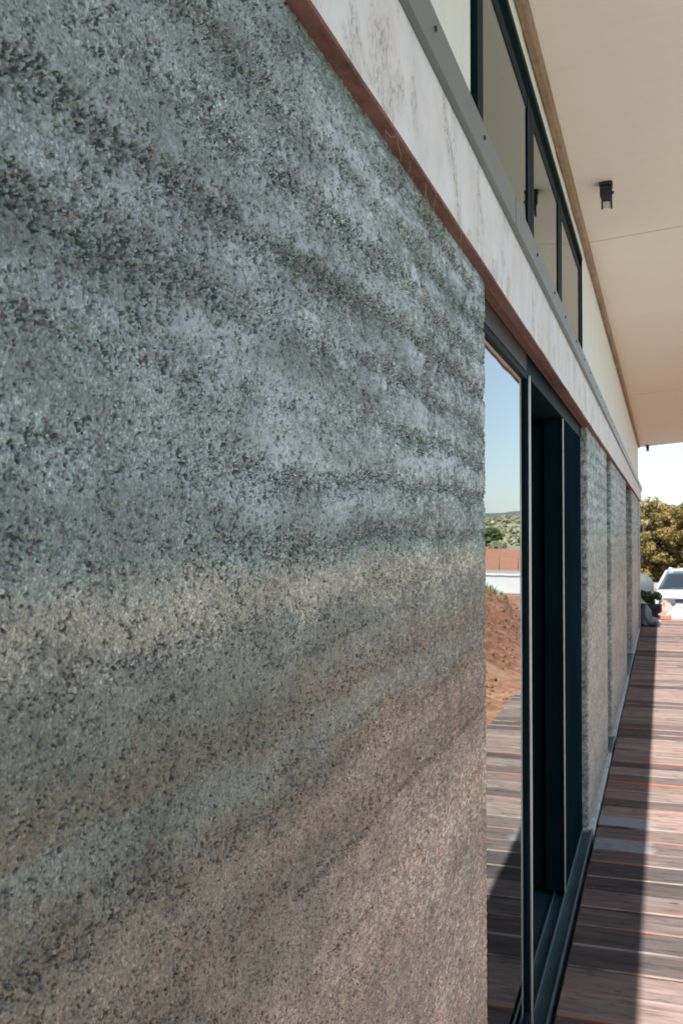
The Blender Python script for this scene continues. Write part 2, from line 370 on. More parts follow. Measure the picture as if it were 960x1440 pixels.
def mat_deck(pale=False):
    t = NT('weathered_decking_pale' if pale else 'weathered_decking'); o = t.obj(); r = t.rand()
    off = t.n('CombineXYZ'); t.l(t.math('MULTIPLY', r, 37.0), off.inputs[0]); t.l(t.math('MULTIPLY', r, 91.0), off.inputs[1])
    va = t.n('VectorMath'); va.operation = 'ADD'; t.l(o, va.inputs[0]); t.l(off.outputs[0], va.inputs[1]); v = va.outputs[0]
    g = t.noise(t.mapv(v, (2.2, 34, 10)), 1.0, 8, .68, .9)
    b = t.noise(t.mapv(v, (3.5, 9, 1)), 1.6, 5, .6)
    c = t.ramp(g, [(.25, (0.040, 0.036, 0.034)), (.42, (0.101, 0.087, 0.081)), (.58, (0.151, 0.131, 0.120)), (.75, (0.238, 0.209, 0.198))])
    c = t.mix(t.ramp(b, [(.40, 0.), (.65, .6)]), c, (0.144, 0.133, 0.128))
    c = t.mix(1, c, t.mix(r, (.55, .55, .58), (1.85, 1.58, 1.48)), 'MULTIPLY')
    knot = t.ramp(t.vor(t.mapv(v, (1.6, 4.5, 1)), 2.6), [(.04, 1.), (.12, 0.)])
    c = t.mix(t.math('MULTIPLY', knot, .85), c, (0.025, 0.021, 0.018))
    dark = t.ramp(t.noise(t.mapv(v, (4, 13, 3)), 1.9, 6, .72), [(.53, 0.), (.66, 1.)])
    c = t.mix(t.math('MULTIPLY', dark, .65), c, (0.040, 0.036, 0.034))
    rd = t.ramp(t.noise(t.mapv(v, (2, 5, 1), (5, 3, 1)), 1.5, 4), [(.56, 0.), (.70, 1.)])
    c = t.mix(t.math('MULTIPLY', rd, .5), c, (0.173, 0.103, 0.079))
    drop = t.ramp(t.vor(v, 21), [(.05, 1.), (.085, 0.)])
    drop = t.math('MULTIPLY', drop, t.ramp(t.noise(v, 3.1, 2), [(.56, 0.), (.62, 1.)]))
    c = t.mix(t.math('MULTIPLY', drop, .8), c, (0.360, 0.372, 0.371))
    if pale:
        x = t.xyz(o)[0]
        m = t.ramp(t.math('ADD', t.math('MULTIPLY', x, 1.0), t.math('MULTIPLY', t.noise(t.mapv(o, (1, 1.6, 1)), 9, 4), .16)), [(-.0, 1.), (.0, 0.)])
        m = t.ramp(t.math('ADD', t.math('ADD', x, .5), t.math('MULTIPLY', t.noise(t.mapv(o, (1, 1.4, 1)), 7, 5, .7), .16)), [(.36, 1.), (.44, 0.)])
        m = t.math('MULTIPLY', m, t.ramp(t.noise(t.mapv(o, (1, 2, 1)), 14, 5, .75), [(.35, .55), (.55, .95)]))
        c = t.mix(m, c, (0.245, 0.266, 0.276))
    t.bump(t.math('ADD', g, t.math('MULTIPLY', knot, -.6)), .7, .005)
    return t.set(c, .85, .0)
M_DECK = mat_deck(); M_DECK_PALE = mat_deck(True)
def mat_edge():
    t = NT('raw_board_edge'); p = t.pos()
    n = t.noise(t.mapv(p, (1.5, 5.2, 1)), 1.3, 3)
    t.set(t.ramp(n, [(.36, (.08, .07, .065)), (.48, (.28, .24, .21)), (.56, (.26, .15, .11)), (.66, (.42, .13, .07))]), .7, .15); return t.mat
M_DECK_EDGE = mat_edge()

# ---- outdoors
def mat_ground():
    t = NT('ground_soil'); p = t.pos(); x, y, z = t.xyz(p)
    n1 = t.noise(p, .9, 6, .6); n2 = t.noise(p, 7, 6, .65); n3 = t.noise(p, .12, 4)
    red = t.ramp(n2, [(.2, (.05, .023, .015)), (.42, (.15, .068, .042)), (.56, (.26, .122, .074)), (.8, (.38, .22, .145))])
    red = t.mix(t.ramp(n1, [(.50, 0.), (.70, .6)]), red, (.36, .23, .155))
    yy = t.math('ADD', y, t.math('MULTIPLY', t.math('SUBTRACT', n3, .5), 6.0))
    grav = t.ramp(n2, [(.3, (.20, .185, .16)), (.7, (.30, .275, .24))])
    redfar = t.ramp(n2, [(.3, (.21, .09, .055)), (.7, (.30, .145, .09))])
    scrub = t.mix(t.ramp(t.noise(p, .35, 5, .65), [(.4, 0.), (.6, 1.)]), (.27, .245, .17), (.16, .17, .095))
    f = t.math('DIVIDE', yy, 100.0, clamp=True)
    ya = t.math('ADD', y, t.math('MULTIPLY', t.math('SUBTRACT', n1, .5), 2.2))
    bounce_yard = t.ramp(t.mix(.5, t.vor(p, 42, 'Color'), t.noise(p, 3.0, 6, .7)), [(.1, (.25, .255, .23)), (.5, (.40, .40, .36)), (.9, (.54, .53, .485))])  # unseen pale gravel beside the deck, added to bounce neutral light
    red = t.mix(t.ramp(t.math('DIVIDE', ya, 10.0, clamp=True), [(.80, 1.), (.90, 0.)]), red, bounce_yard)
    yard2 = t.mix(1, bounce_yard, (.45, .45, .44), 'MULTIPLY')
    xa = t.math('SUBTRACT', t.math('ADD', x, t.math('MULTIPLY', t.math('SUBTRACT', n1, .5), .8)), t.math('MULTIPLY', t.math('MAXIMUM', t.math('SUBTRACT', y, 20), 0), .13))
    red = t.mix(t.math('MULTIPLY', t.ramp(t.math('MULTIPLY_ADD', xa, .1, .5, clamp=True), [(.56, 1.), (.60, 0.)]), t.ramp(t.math('DIVIDE', ya, 40.0, clamp=True), [(.40, 0.), (.46, 1.)])), red, yard2)
    red = t.mix(t.ramp(t.math('MULTIPLY_ADD', xa, .1, .3, clamp=True), [(.63, 0.), (.67, 1.)]), red, t.ramp(n2, [(.3, (.12, .135, .07)), (.7, (.25, .25, .17))]))
    c = t.mix(t.ramp(f, [(.44, 0.), (.48, 1.)]), red, grav)
    c = t.mix(t.math('MULTIPLY', t.ramp(f, [(.655, 0.), (.665, 1.)]), t.ramp(t.math('MULTIPLY', x, .05, clamp=True), [(.24, 0.), (.30, 1.)])), c, redfar)
    c = t.mix(t.ramp(f, [(.775, 0.), (.80, 1.)]), c, scrub)
    t.bump(n2, .6, .05)
    return t.set(c, .9, .2)
M_GROUND = mat_ground()
M_HILL = simple('far_hill_scrub', (.085, .105, .085), .9, .2, 0, .35, .03)

def mat_leaf(name, a, b, c3):
    t = NT(name); p = t.pos()
    c = t.ramp(t.noise(p, 1.1, 3), [(.3, a), (.5, b), (.72, c3)])
    rnd = t.n('NewGeometry').outputs['Random Per Island']
    c = t.mix(1, c, t.ramp(rnd, [(0, .6), (1, 1.4)]), 'MULTIPLY')
    t.set(c, .6, .3)
    tl = t.n('BsdfTranslucent'); t.l(c, tl.inputs[0])
    mx = t.n('MixShader'); mx.inputs[0].default_value = .25
    t.l(t.b.outputs[0], mx.inputs[1]); t.l(tl.outputs[0], mx.inputs[2]); t.l(mx.outputs[0], t.out.inputs[0])
    return t.mat
M_LEAF = mat_leaf('dry_olive_foliage', (.10, .094, .024), (.195, .15, .044), (.285, .185, .075))
M_BUSH = mat_leaf('green_foliage', (.055, .09, .025), (.09, .13, .04), (.17, .17, .08))
M_SCRUB = mat_leaf('pale_scrub_foliage', (.20, .20, .12), (.32, .30, .19), (.42, .37, .26))
M_GRASS = mat_leaf('bank_grass', (.07, .15, .025), (.14, .23, .05), (.26, .28, .10))
M_BARK = simple('bark', (.10, .075, .055), .9, .2, 0, .3, 6, .6, 30)

# ------------------------------------------------------------------ setting: ground and hills
def ground_z(X, Y):
    base = -.36 - .62 * sstep(20.5, 27, Y)
    x0 = .85 + np.maximum(0, Y - 20) * .13
    crest = np.clip(.12 - .135 * (Y - 22), -1.0, .75)
    wob = (fbm(X * .7, Y * .45, 3, 3) - .5) * .35
    up = sstep(x0 + .1, x0 + 2.3, X + wob)
    down = 1 - .9 * sstep(x0 + 3.2, x0 + 7, X)
    bank = np.maximum(crest - base, 0) * up * down * sstep(-8, -3, Y)
    clod = (fbm(X * 2.2, Y * 1.6, 9, 4) - .5) * .62 * up * np.clip(crest - base, 0, .6) / .6
    d, _ = worley(X * 3.1, Y * 2.6, 21)
    clod = clod + np.clip(.5 - d, 0, .5) * .34 * up * sstep(.35, .6, fbm(X, Y, 33, 2)) * sstep(0, .3, crest - base)
    z = base + bank + clod + (fbm(X * 3, Y * 3, 5, 3) - .5) * .03
    far = 1.25 * sstep(67, 79, Y) + 4.0 * sstep(78, 190, Y) + (fbm(X * .08, Y * .08, 41, 4) - .5) * 1.6 * sstep(80, 110, Y)
    far = far + (fbm(X * .5, Y * .5, 45, 3) - .5) * .35 * sstep(66, 70, Y)
    far = far + (fbm(X * .01, Y * .01, 47, 2) - .5) * 14 * sstep(150, 500, Y)
    return z + far
xs = np.concatenate([np.linspace(-900, -60, 14), np.linspace(-50, -6, 16), np.linspace(-5, .45, 16), np.arange(.6, 7.2, .09), np.linspace(7.6, 30, 40), np.linspace(32, 120, 40), np.linspace(140, 1200, 16)])
ys = np.concatenate([np.linspace(-900, -60, 12), np.linspace(-50, -6, 14), np.linspace(-5, 5, 24), np.arange(5.2, 30, .11), np.linspace(30.4, 66, 60), np.linspace(66.5, 82, 40), np.linspace(83, 200, 60), np.linspace(220, 1500, 24)])
Xg, Yg = np.meshgrid(xs, ys, indexing='ij')
G = np.stack([Xg, Yg, ground_z(Xg, Yg)], -1)
tag(link('ground', grid_mesh('ground', G, M_GROUND)), kind='structure', label='red earth ground rising to a cut bank and pale scrub')
hx = np.linspace(-500, 700, 90); hy = np.linspace(420, 900, 20)
Xh, Yh = np.meshgrid(hx, hy, indexing='ij')
Zh = -6 + (20.5 + (fbm(Xh * .012, Yh * .006, 61, 4) - .5) * 9 + (fbm(Xh * .09, Yh * .09, 62, 3) - .5) * 3) * np.sin(np.clip((Yh - 420) / 480, 0, 1) * math.pi) ** .6
tag(link('hill', grid_mesh('hill', np.stack([Xh, Yh, Zh], -1), M_HILL)), kind='structure', label='dark wooded hill along the horizon')

# ------------------------------------------------------------------ deck
DX0, DX1, BW = -.332, .55, .193
dk = MB()
for jx in (-.28, .08, .46): dk.box(jx, jx + .045, -3.2, 18.55, -.17, -.045)
dk.box(DX1 - .03, DX1 - .006, -3.2, 18.55, -.19, -.034)
deck = link('deck', dk.mesh('deck_joists', M_DARKBOARD)); tag(deck, kind='structure', label='weathered timber deck along the earth wall')
def board_mesh(seed, mats):
    r = np.random.default_rng(seed); nx = 9; L = DX1 - DX0; hw = (BW - .008 - r.uniform(0, .007)) / 2
    prof = [(-hw, -.030), (-hw, -.007), (-hw + .004, -.0015), (-hw * .4, 0), (hw * .4, 0), (hw - .004, -.0015), (hw, -.007), (hw, -.030)]
    cup = r.uniform(-.0025, .003); a, b = r.uniform(-.0025, .0025, 2)
    m = MB(); vs = []
    for i in range(nx):
        x = -L / 2 + L * i / (nx - 1)
        e1 = r.uniform(-.0012, .0012); e2 = r.uniform(-.0012, .0012)
        for y, z in prof:
            zz = z + (cup * (y / hw) ** 2 + a * math.sin(3 * x) + b * y / hw * x * 2 if z > -.02 else 0)
            vs.append((x, y + (e1 if y < 0 else e2) * (abs(y) > hw * .8), zz))
    n = len(prof); fs = []; mi = []
    for i in range(nx - 1):
        for k in range(n - 1):
            fs.append((i * n + k, i * n + k + 1, (i + 1) * n + k + 1, (i + 1) * n + k)); mi.append(1 if k in (0, 1, 5) else 0)
    fs.append(tuple(range(n))); mi.append(0); fs.append(tuple((nx - 1) * n + k for k in range(n - 1, -1, -1))); mi.append(0)
    me = bpy.data.meshes.new('deck_board'); me.from_pydata(vs, [], [f[::-1] for f in fs])
    for x in mats: me.materials.append(x)
    me.polygons.foreach_set('material_index', mi); me.update(); return me
BMS = [board_mesh(100 + k, (M_DECK, M_DECK_EDGE)) for k in range(9)]
BMP = board_mesh(300, (M_DECK_PALE, M_DECK_EDGE))
y = -3.1; i = 0
while y < 18.45:
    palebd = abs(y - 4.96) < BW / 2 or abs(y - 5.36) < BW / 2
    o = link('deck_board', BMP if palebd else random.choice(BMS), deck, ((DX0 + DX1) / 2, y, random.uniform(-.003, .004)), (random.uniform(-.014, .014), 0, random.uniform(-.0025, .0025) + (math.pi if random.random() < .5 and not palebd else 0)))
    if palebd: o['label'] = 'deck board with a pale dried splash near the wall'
    y += BW; i += 1

# ------------------------------------------------------------------ house
XW = -.365                     # face of the rammed earth
HEAD = 2.10                    # underside of the beam
YE = 17.75
H0 = Vector((-2.6, 7.5, 0.0))
house = empty('house', H0)
tag(house, 'modern rammed earth house with white beam, high windows and wooden eaves beside deck', 'house')
def hp(name, me, mat=None, parent=None): return house_part(name, me, parent or house, mat)

def wall_profile(y0, y1, front, side, r=.012, back=-.72):
    """plan path round the wall: back of the near end, front, back of the far end -> points, normals, arc length"""
    P = []; N = []
    for x in np.linspace(back, XW - r, side): P.append((x, y0)); N.append((0, -1))
    for a in (30, 60): P.append((XW - r + r * math.sin(R(a)), y0 + r - r * math.cos(R(a)))); N.append((math.sin(R(a)), -math.cos(R(a))))
    for yv in front: P.append((XW, yv)); N.append((1, 0))
    for a in (60, 30): P.append((XW - r + r * math.sin(R(a)), y1 - r + r * math.cos(R(a)))); N.append((math.sin(R(a)), math.cos(R(a))))
    for x in np.linspace(XW - r, back, side): P.append((x, y1)); N.append((0, 1))
    P = np.array(P); N = np.array(N); s = np.concatenate([[0], np.cumsum(np.hypot(*np.diff(P, axis=0).T))])
    return P, N, s
PITBANDS = [(1.12, .2), (1.20, .2), (1.285, .35), (1.375, .38), (1.47, .4), (1.545, .8), (1.62, .95), (1.695, 1.0), (1.77, 1.0), (1.845, 1.0), (1.92, .9), (1.995, .9), (2.06, .9), (.98, .25), (.85, .2)]
def relief(s, z, cw):
    """height of the face and how far the fine skin has broken away to gravel with painted pit shade (0..1); cw: share of coarse gravel in the mix"""
    zw = z + (fbm(s * 1.1, z * 1.2, 70, 3) - .5) * .045 + (fbm(s * 8, z * 6, 71, 2) - .5) * .020
    cw = cw * (.12 + .88 * sstep(1.46, 1.60, zw))
    m = np.zeros_like(s)
    for b, a in PITBANDS: m = np.maximum(m, a * np.exp(-np.abs((zw - b) / .0185) ** 1.6))
    m = m * (.50 + .72 * sstep(.32, .60, fbm(s * 1.6, z * 13.0, 77, 3)))
    m = np.clip(m + (.10 + .22 * sstep(1.45, 1.75, z)) * sstep(.46, .68, fbm(s * 7, z * 14, 81, 3)), 0, 1.1)
    lo = 1 - .75 * sstep(1.36, 1.52, zw); lo = lo * .9
    for b, a in ((1.172, 1.0), (1.315, .6), (1.43, .55), (1.06, .6)):   # thin open joints between lifts
        m = np.maximum(m, a * np.exp(-((zw - b) / .0065) ** 2) * sstep(.36, .52, fbm(s * 3.1, z * 2, 79, 3)))
    e1, e2, e3 = fbm(s * 100, z * 115, 131, 3), fbm(s * 240, z * 250, 137, 2), fbm(s * 460, z * 460, 141, 2)
    e = (.34 - .22 * lo) * e1 + (.34 - .04 * lo) * e2 + (.32 + .26 * lo) * e3
    e = e * (1 - .48 * cw) + .48 * cw * (.6 * fbm(s * 34, z * 62, 161, 3) + .4 * fbm(s * 90, z * 140, 163, 2))
    thr = .590 + .010 * lo - .150 * m - .022 * cw * m
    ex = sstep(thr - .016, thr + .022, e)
    skin = (fbm(s * 4, z * 8, 90, 4) - .5) * .0016 + (fbm(s * 130, z * 140, 91, 4) - .5) * .0020
    wx = (fbm(s * 130, z * 130, 201, 2) - .5) * .006; wz = (fbm(s * 130, z * 130, 211, 2) - .5) * .006
    d1, c1 = worley((s + wx) * 320, (z + wz) * 320, 101); d3, c3 = worley((s + wx) * 160, (z + wz) * 160, 121)
    d4, c4 = worley((s + wx) * 62, (z + wz) * 84, 171)
    g1 = np.sqrt(np.clip(1 - (d1 / .58) ** 2, 0, 1)) * (.2 + .8 * c1)
    g3 = (c3 > .62) * np.sqrt(np.clip(1 - (d3 / .47) ** 2, 0, 1)) * (.4 + .6 * c3)
    core = skin - .0018 - .0026 * m - cw * (.0012 + .0016 * m) + np.maximum(g1 * .0028, g3 * (.0032 + .0016 * m)) + cw * .0028 * np.sqrt(np.clip(1 - (d4 / .5) ** 2, 0, 1)) * c4 - (fbm(s * 330, z * 330, 231, 2) - .5) * .0016
    peb = sstep(.80, .86, c3) * (d3 < .40) * (1 - ex) * np.sqrt(np.clip(1 - (d3 / .40) ** 2, 0, 1)) * .0016
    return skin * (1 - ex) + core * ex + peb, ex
def rammed_wall(y0, y1, front, zfun, side, label=None):
    """zfun(y) gives the row heights used at that point along the wall (same number everywhere)"""
    P, N, s = wall_profile(y0, y1, front, side)
    Zg = np.stack([zfun(yv) for yv in P[:, 1]]); Sg = np.repeat((s + y0 * 1.7)[:, None], Zg.shape[1], 1)
    cw = np.repeat((sstep(.75, 1.6, P[:, 1]) * (1 - .8 * sstep(2.2, 3, P[:, 1])))[:, None], Zg.shape[1], 1)
    h, ex = relief(Sg, Zg, cw); h = h * sstep(0, .01, HEAD - Zg + .02)
    X = P[:, 0][:, None] + N[:, 0][:, None] * h; Y = P[:, 1][:, None] + N[:, 1][:, None] * h
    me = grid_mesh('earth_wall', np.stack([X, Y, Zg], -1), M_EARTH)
    at = me.attributes.new('gravel_pit_shade', 'FLOAT', 'POINT'); at.data.foreach_set('value', ex.reshape(-1).astype(np.float32))
    o = hp('wall', me)
    if label: o['label'] = label
    return o
# near wall: fine enough to carry real pits and pebbles
f = [-3.0 + .012]
while f[-1] < -.55: f.append(f[-1] + .03)
while f[-1] < .40: f.append(f[-1] + .007)
while f[-1] < 2.10 - .013:
    dep = .115 + f[-1] * .949; f.append(f[-1] + min(.0048, .0013 * (dep / .55) ** 1.25))
f[-1] = 2.10 - .012
tt = np.linspace(-1, 1, 980)
def near_rows(yv):
    """rows packed where the wall is nearest to eye level, wider farther along"""
    hw = min(max(.115 + yv * .949, .5) * .56, 1.52); lo = EYE - hw; hi = min(EYE + hw, HEAD + .018)
    return np.concatenate([np.linspace(-.02, lo, 40, endpoint=False), lo + (hi - lo) * (tt + 1) / 2, np.linspace(hi, HEAD + .02, 30)[1:]])
print('near wall', len(f), len(near_rows(1)))
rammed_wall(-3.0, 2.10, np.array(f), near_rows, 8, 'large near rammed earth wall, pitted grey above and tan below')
zs2 = np.concatenate([np.arange(-.02, 2.0, .014), np.arange(2.0, HEAD + .03, .02)])
SEG = [(5.14, 6.98), (7.58, 10.8), (12.9, 14.6), (14.63, 16.25), (16.75, YE)]
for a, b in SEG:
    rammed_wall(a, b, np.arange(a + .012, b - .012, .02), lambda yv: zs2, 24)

# plinth, dark gap
for a, b in [(-3.0, 2.10)] + SEG:
    m = MB(); m.bbox(-.72, -.343, a - .004, b + .004, -.3, .022, .004); hp('plinth', m.mesh('plinth', M_PLINTH))

# beam: white fascia board, red timber underneath
def wavy_board(x0, x1, y0, y1, z0, z1, step, amp, mats, seed):
    """long board with a slightly uneven lower edge; material 1 on the underside"""
    m = MB(); ysn = np.arange(y0, y1 + step / 2, step); vs = []; mi = []
    for k, yv in enumerate(ysn):
        d = amp * (float(fbm(np.array([yv * 4.0]), np.array([seed * 1.0]), seed, 4)[0]) - .5) * 2
        c = .0025
        vs += [(x1, yv, z1), (x1, yv, z0 + d + c), (x1 - c, yv, z0 + d), (x0, yv, z0 + d), (x0, yv, z1)]
    n = 5; fs = []
    for k in range(len(ysn) - 1):
        for j in range(n):
            fs.append((k * n + j, (k + 1) * n + j, (k + 1) * n + (j + 1) % n, k * n + (j + 1) % n)); mi.append(1 if j in (1, 2) else 0)
    fs.append(tuple(range(n))); mi.append(0); fs.append(tuple((len(ysn) - 1) * n + j for j in range(n - 1, -1, -1))); mi.append(0)
    me = bpy.data.meshes.new('board'); me.from_pydata(vs, [], [q[::-1] for q in fs])
    for x in mats: me.materials.append(x)
    me.polygons.foreach_set('material_index', mi); me.update(); return me
beam = hp('beam', wavy_board(-.367, -.341, -3.0, YE, HEAD, HEAD + .1892, .05, .0035, (M_FASCIA, M_RED), 5))
beam['label'] = 'long whitewashed timber beam with dirt stains and red underside'
bs = [(-3.0, 1.42), (1.424, 4.07), (4.075, 7.2), (7.204, 11.9), (11.905, YE)]
for a, b in bs:
    m = MB(); m.bbox(-.392, -.3685, a, b, HEAD + .004, HEAD + .18, .002); hp('soffit_board', m.mesh('soffit_board', M_RED2), parent=beam)
for k, (a, b) in enumerate([(2.1, 5.14), (6.98, 7.58), (10.8, 12.9), (16.25, 16.75)]):
    m = MB(); m.box(-.715, -.394, a - .05, b + .05, HEAD + .03, HEAD + .2); hp('lintel', m.mesh('lintel', M_DARKBOARD))

# metal flashing above the beam with screws
fl = [(-3.0, 2.30), (2.302, 6.3), (6.302, 10.6), (10.602, YE + .02)]
for k, (a, b) in enumerate(fl):
    d = .0012 * (k % 2)
    m = MB(); m.bbox(-.346, -.327 + d, a, b, HEAD + .1902, HEAD + .257, .0015); m.box(-.42, -.329, a, b, HEAD + .2575, HEAD + .262)
    fo = hp('flashing', m.mesh('flashing', M_FLASH))
    ys_ = np.arange(.62 - .42 * 9, YE, .42)
    sm = MB(); sm.lathe([(0, .0035), (.0035, .003), (.0055, .0), (.0055, -.002)], 8, Matrix.Rotation(R(90), 4, 'Y')); sme = sm.mesh('screw', M_SCREW)
    for yv in ys_:
        if a + .03 < yv < b - .03 and yv > -.5:
            c = link('screw', sme, fo); c.location = Vector((-.327 + d + .0002, yv + random.uniform(-.03, .03), HEAD + .23)) 

# clerestory: boards, windows
XC = -.388; CZ = EYE + 1.566        # cladding face, ceiling height at the wall
cm = MB(); cm.box(-.50, XC - .022, -3.0, 2.13, HEAD + .25, CZ + .03); cm.box(-.50, XC - .022, 5.10, YE - .05, HEAD + .25, CZ + .03); cm.box(-.50, XC - .022, 2.13, 5.10, EYE + 1.44, CZ + .03)
clere = hp('upper_wall', cm.mesh('upper_wall', M_CLAD)); clere['label'] = 'pale boarded upper wall between the beam and the eaves'
def vboard(wd, z0, z1):
    m = MB(); m.bbox(XC - .020, XC, .0015, wd - .0015, z0, z1, .003); return m.mesh('cladding_board', M_CLAD)
vb = vboard(.118, HEAD + .262, CZ - .002); vbs = vboard(.118, EYE + 1.442, CZ - .002)
yv = -2.9
while yv < YE - .16:
    me = vb
    if 2.13 - .1 < yv < 5.10 - .02: me = vbs
    if 2.01 < yv < 2.13: pass
    o = link('cladding_board', me, clere); o.location = (random.uniform(-.0012, .0012), yv, 0)
    yv += .118
# window: outer frame, three sashes
WZ0, WZ1 = HEAD + .262, EYE + 1.437
wm = MB()
WY = [2.145, 3.09, 4.02, 5.085]
wm.bbox(XC - .07, XC + .006, WY[0] - .03, WY[3] + .03, WZ1 - .022, WZ1, .002)
wm.bbox(XC - .07, XC + .004, WY[0] - .03, WY[0], WZ0, WZ1 - .0225, .002)
wm.bbox(XC - .07, XC + .004, WY[3], WY[3] + .03, WZ0, WZ1 - .0225, .002)
wm.bbox(XC - .07, XC + .004, WY[0] + .001, WY[3] - .001, WZ0, WZ0 + .03, .002)
win = hp('clerestory_window', wm.mesh('window_frame', M_FRAME)); win['label'] = 'black framed three pane high window reflecting the ceiling'
for k in range(3):
    a, b = WY[k] + .002, WY[k + 1] - .002; m = MB(); x0, x1 = XC - .045, XC - .002
    z0, z1 = WZ0 + .031, WZ1 - .060
    m.bbox(x0, x1, a, a + .075, z0, z1, .002); m.bbox(x0, x1, b - .075, b, z0, z1, .002)
    m.bbox(x0 + .0015, x1 - .0015, a + .0752, b - .0752, z1 - .045, z1, .002); m.bbox(x0 + .0015, x1 - .0015, a + .0752, b - .0752, z0, z0 + .045, .002)
    hp('sash', m.mesh('sash', M_FRAME), parent=win)
    m = MB(); m.box(XC - .012, XC - .006, a + .073, b - .073, z0 + .042, z1 - .042); hp('pane', m.mesh('pane', M_GLASS2), parent=win)
    m = MB(); m.box(XC - .04, XC - .02, a, b, z1 + .001, WZ1 - .0225); hp('head_strip', m.mesh('head_strip', M_CLAD), parent=win)

# roof: plywood panels under the eaves, rafters hidden, fascia, roof sheet, trim
SL = math.tan(R(5)); XR = .68
def ceil_z(x): return CZ + (x + .37) * SL
RY0, RY1 = -3.2, 18.25
rm = MB()
def slope_slab(m, x0, x1, y0, y1, o0, o1):
    vs = [(x, yy, ceil_z(x) + o) for x in (x0, x1) for yy in (y0, y1) for o in (o0, o1)]
    m.add(vs, [(0, 1, 3, 2), (4, 6, 7, 5), (0, 4, 5, 1), (2, 3, 7, 6), (0, 2, 6, 4), (1, 5, 7, 3)])
slope_slab(rm, -5.4, XR - .02, RY0, RY1, .016, .15)
roof = hp('roof', rm.mesh('roof', M_FLASH)); roof['label'] = 'low sloping roof with pale plywood eaves'
pj = [RY0, -.7, 1.3, 3.3, 5.3, 7.32, 9.35, 11.36, 13.35, 15.3, 16.8, RY1]
for a, b in zip(pj[:-1], pj[1:]):
    m = MB(); slope_slab(m, -.405, XR - .021, a + .0025, b - .0025, random.uniform(-.002, .002), .0155); hp('ceiling_panel', m.mesh('ceiling_panel', M_CEIL), parent=roof)
m = MB(); slope_slab(m, XR - .0195, XR, RY0, RY1, -.012, .165); hp('roof_fascia', m.mesh('roof_fascia', M_TRIM), parent=roof)
for a, b in [(-3.0, 1.9), (1.903, 4.35), (4.353, 8.4), (8.403, 13.0), (13.003, YE - .04)]:
    m = MB(); m.bbox(XC + .002, -.357 + random.uniform(-.001, .001), a, b, CZ - .062, CZ - .003, .004); hp('eaves_trim', m.mesh('eaves_trim', M_TRIM))

# inside: floor, back wall, end walls
M_INT = simple('interior_plaster', (.30, .28, .25), .85, .2, 0, .1, 4)
M_INTF = simple('interior_floor', (.12, .12, .115), .4, .4, 0, .2, 2)
m = MB(); m.box(-5.2, -.722, -3.0, YE, -.25, .005); hp('floor_slab', m.mesh('floor_slab', M_INTF))
m = MB(); m.box(-5.2, -5.0, -3.0, YE, .006, ceil_z(-5.1) + .01); hp('back_wall', m.mesh('back_wall', M_INT))
for a in (-3.0, 5.3, 12.0, YE - .2):
    m = MB(); m.box(-4.998, -.725, a, a + .18, .006, ceil_z(-5.0) + .01); hp('inner_wall', m.mesh('inner_wall', M_INT))
m = MB(); m.box(-4.99, -.726, -2.8, YE - .21, 2.62, 2.68); hp('inner_ceiling', m.mesh('inner_ceiling', M_INT))

# sliding door: track, head, front panel, rear panel, dark metal pier
door = hp('sliding_door', (lambda m: (m.bbox(-.54, -.349, 2.096, 5.145, -.06, .006, .002), m.bbox(-.357, -.3492, 2.097, 5.144, .0065, .024, .0015), m.bbox(-.405, -.397, 2.097, 5.144, .0065, .026, .0015),
            m.bbox(-.449, -.441, 2.097, 5.144, .0065, .026, .0015), m.mesh('door_track', M_TRACK))[-1])(MB()))
door['label'] = 'black framed sliding glass door reflecting the sky and red earth'
m = MB(); m.bbox(-.56, -.3965, 2.05, 5.14, HEAD - .056, HEAD + .029, .002); hp('head_track', m.mesh('head_track', M_FRAME), parent=door)
m = MB(); m.bbox(-.3962, -.3935, 2.05, 2.99, HEAD - .050, HEAD + .0285, .0008); hp('head_cover', m.mesh('head_cover', M_HEADT), parent=door)
def panel(xg, y0, y1, st, glass, dep=.024, name='door_panel'):
    z0, z1 = .03, HEAD - .060; m = MB(); x0, x1 = xg - dep / 2, xg + dep / 2
    m.bbox(x0, x1, y0, y0 + st, z0, z1, .002); m.bbox(x0, x1, y1 - st, y1, z0, z1, .002)
    m.bbox(x0 + .001, x1 - .001, y0 + st + .0003, y1 - st - .0003, z1 - .016, z1, .002); m.bbox(x0 + .001, x1 - .001, y0 + st + .0003, y1 - st - .0003, z0, z0 + .06, .002)
    hp('door_frame', m.mesh('door_frame', M_FRAME), parent=door)
    g = MB(); g.box(xg - .004, xg + .002, y0 + st - .004, y1 - st + .004, z0 + .056, z1 - .014); hp('pane', g.mesh('pane', glass), parent=door)
panel(-.402, 1.98, 3.075, .085, M_GLASS)
m = MB(); m.bbox(-.56, -.487, 4.235, 5.13, .028, HEAD - .085, .003); ist = hp('inner_panel', m.mesh('inner_panel', M_FRAME), parent=door)
m = MB(); m.bbox(-.3895, -.3835, 2.992, 3.006, .031, HEAD - .062, .001); hp('edge_strip', m.mesh('edge_strip', M_SEAL), parent=door)
m = MB(); m.bbox(-.482, -.400, 4.20, 5.136, .028, HEAD - .0575, .003); pier = hp('door_pier', m.mesh('door_pier', M_PIER), parent=door); pier['label'] = 'black metal clad pier at the far side of the door'
m = MB(); m.bbox(-.4025, -.3965, 4.188, 4.1995, .03, HEAD - .059, .001); hp('edge_strip', m.mesh('edge_strip', M_SEAL), parent=door)
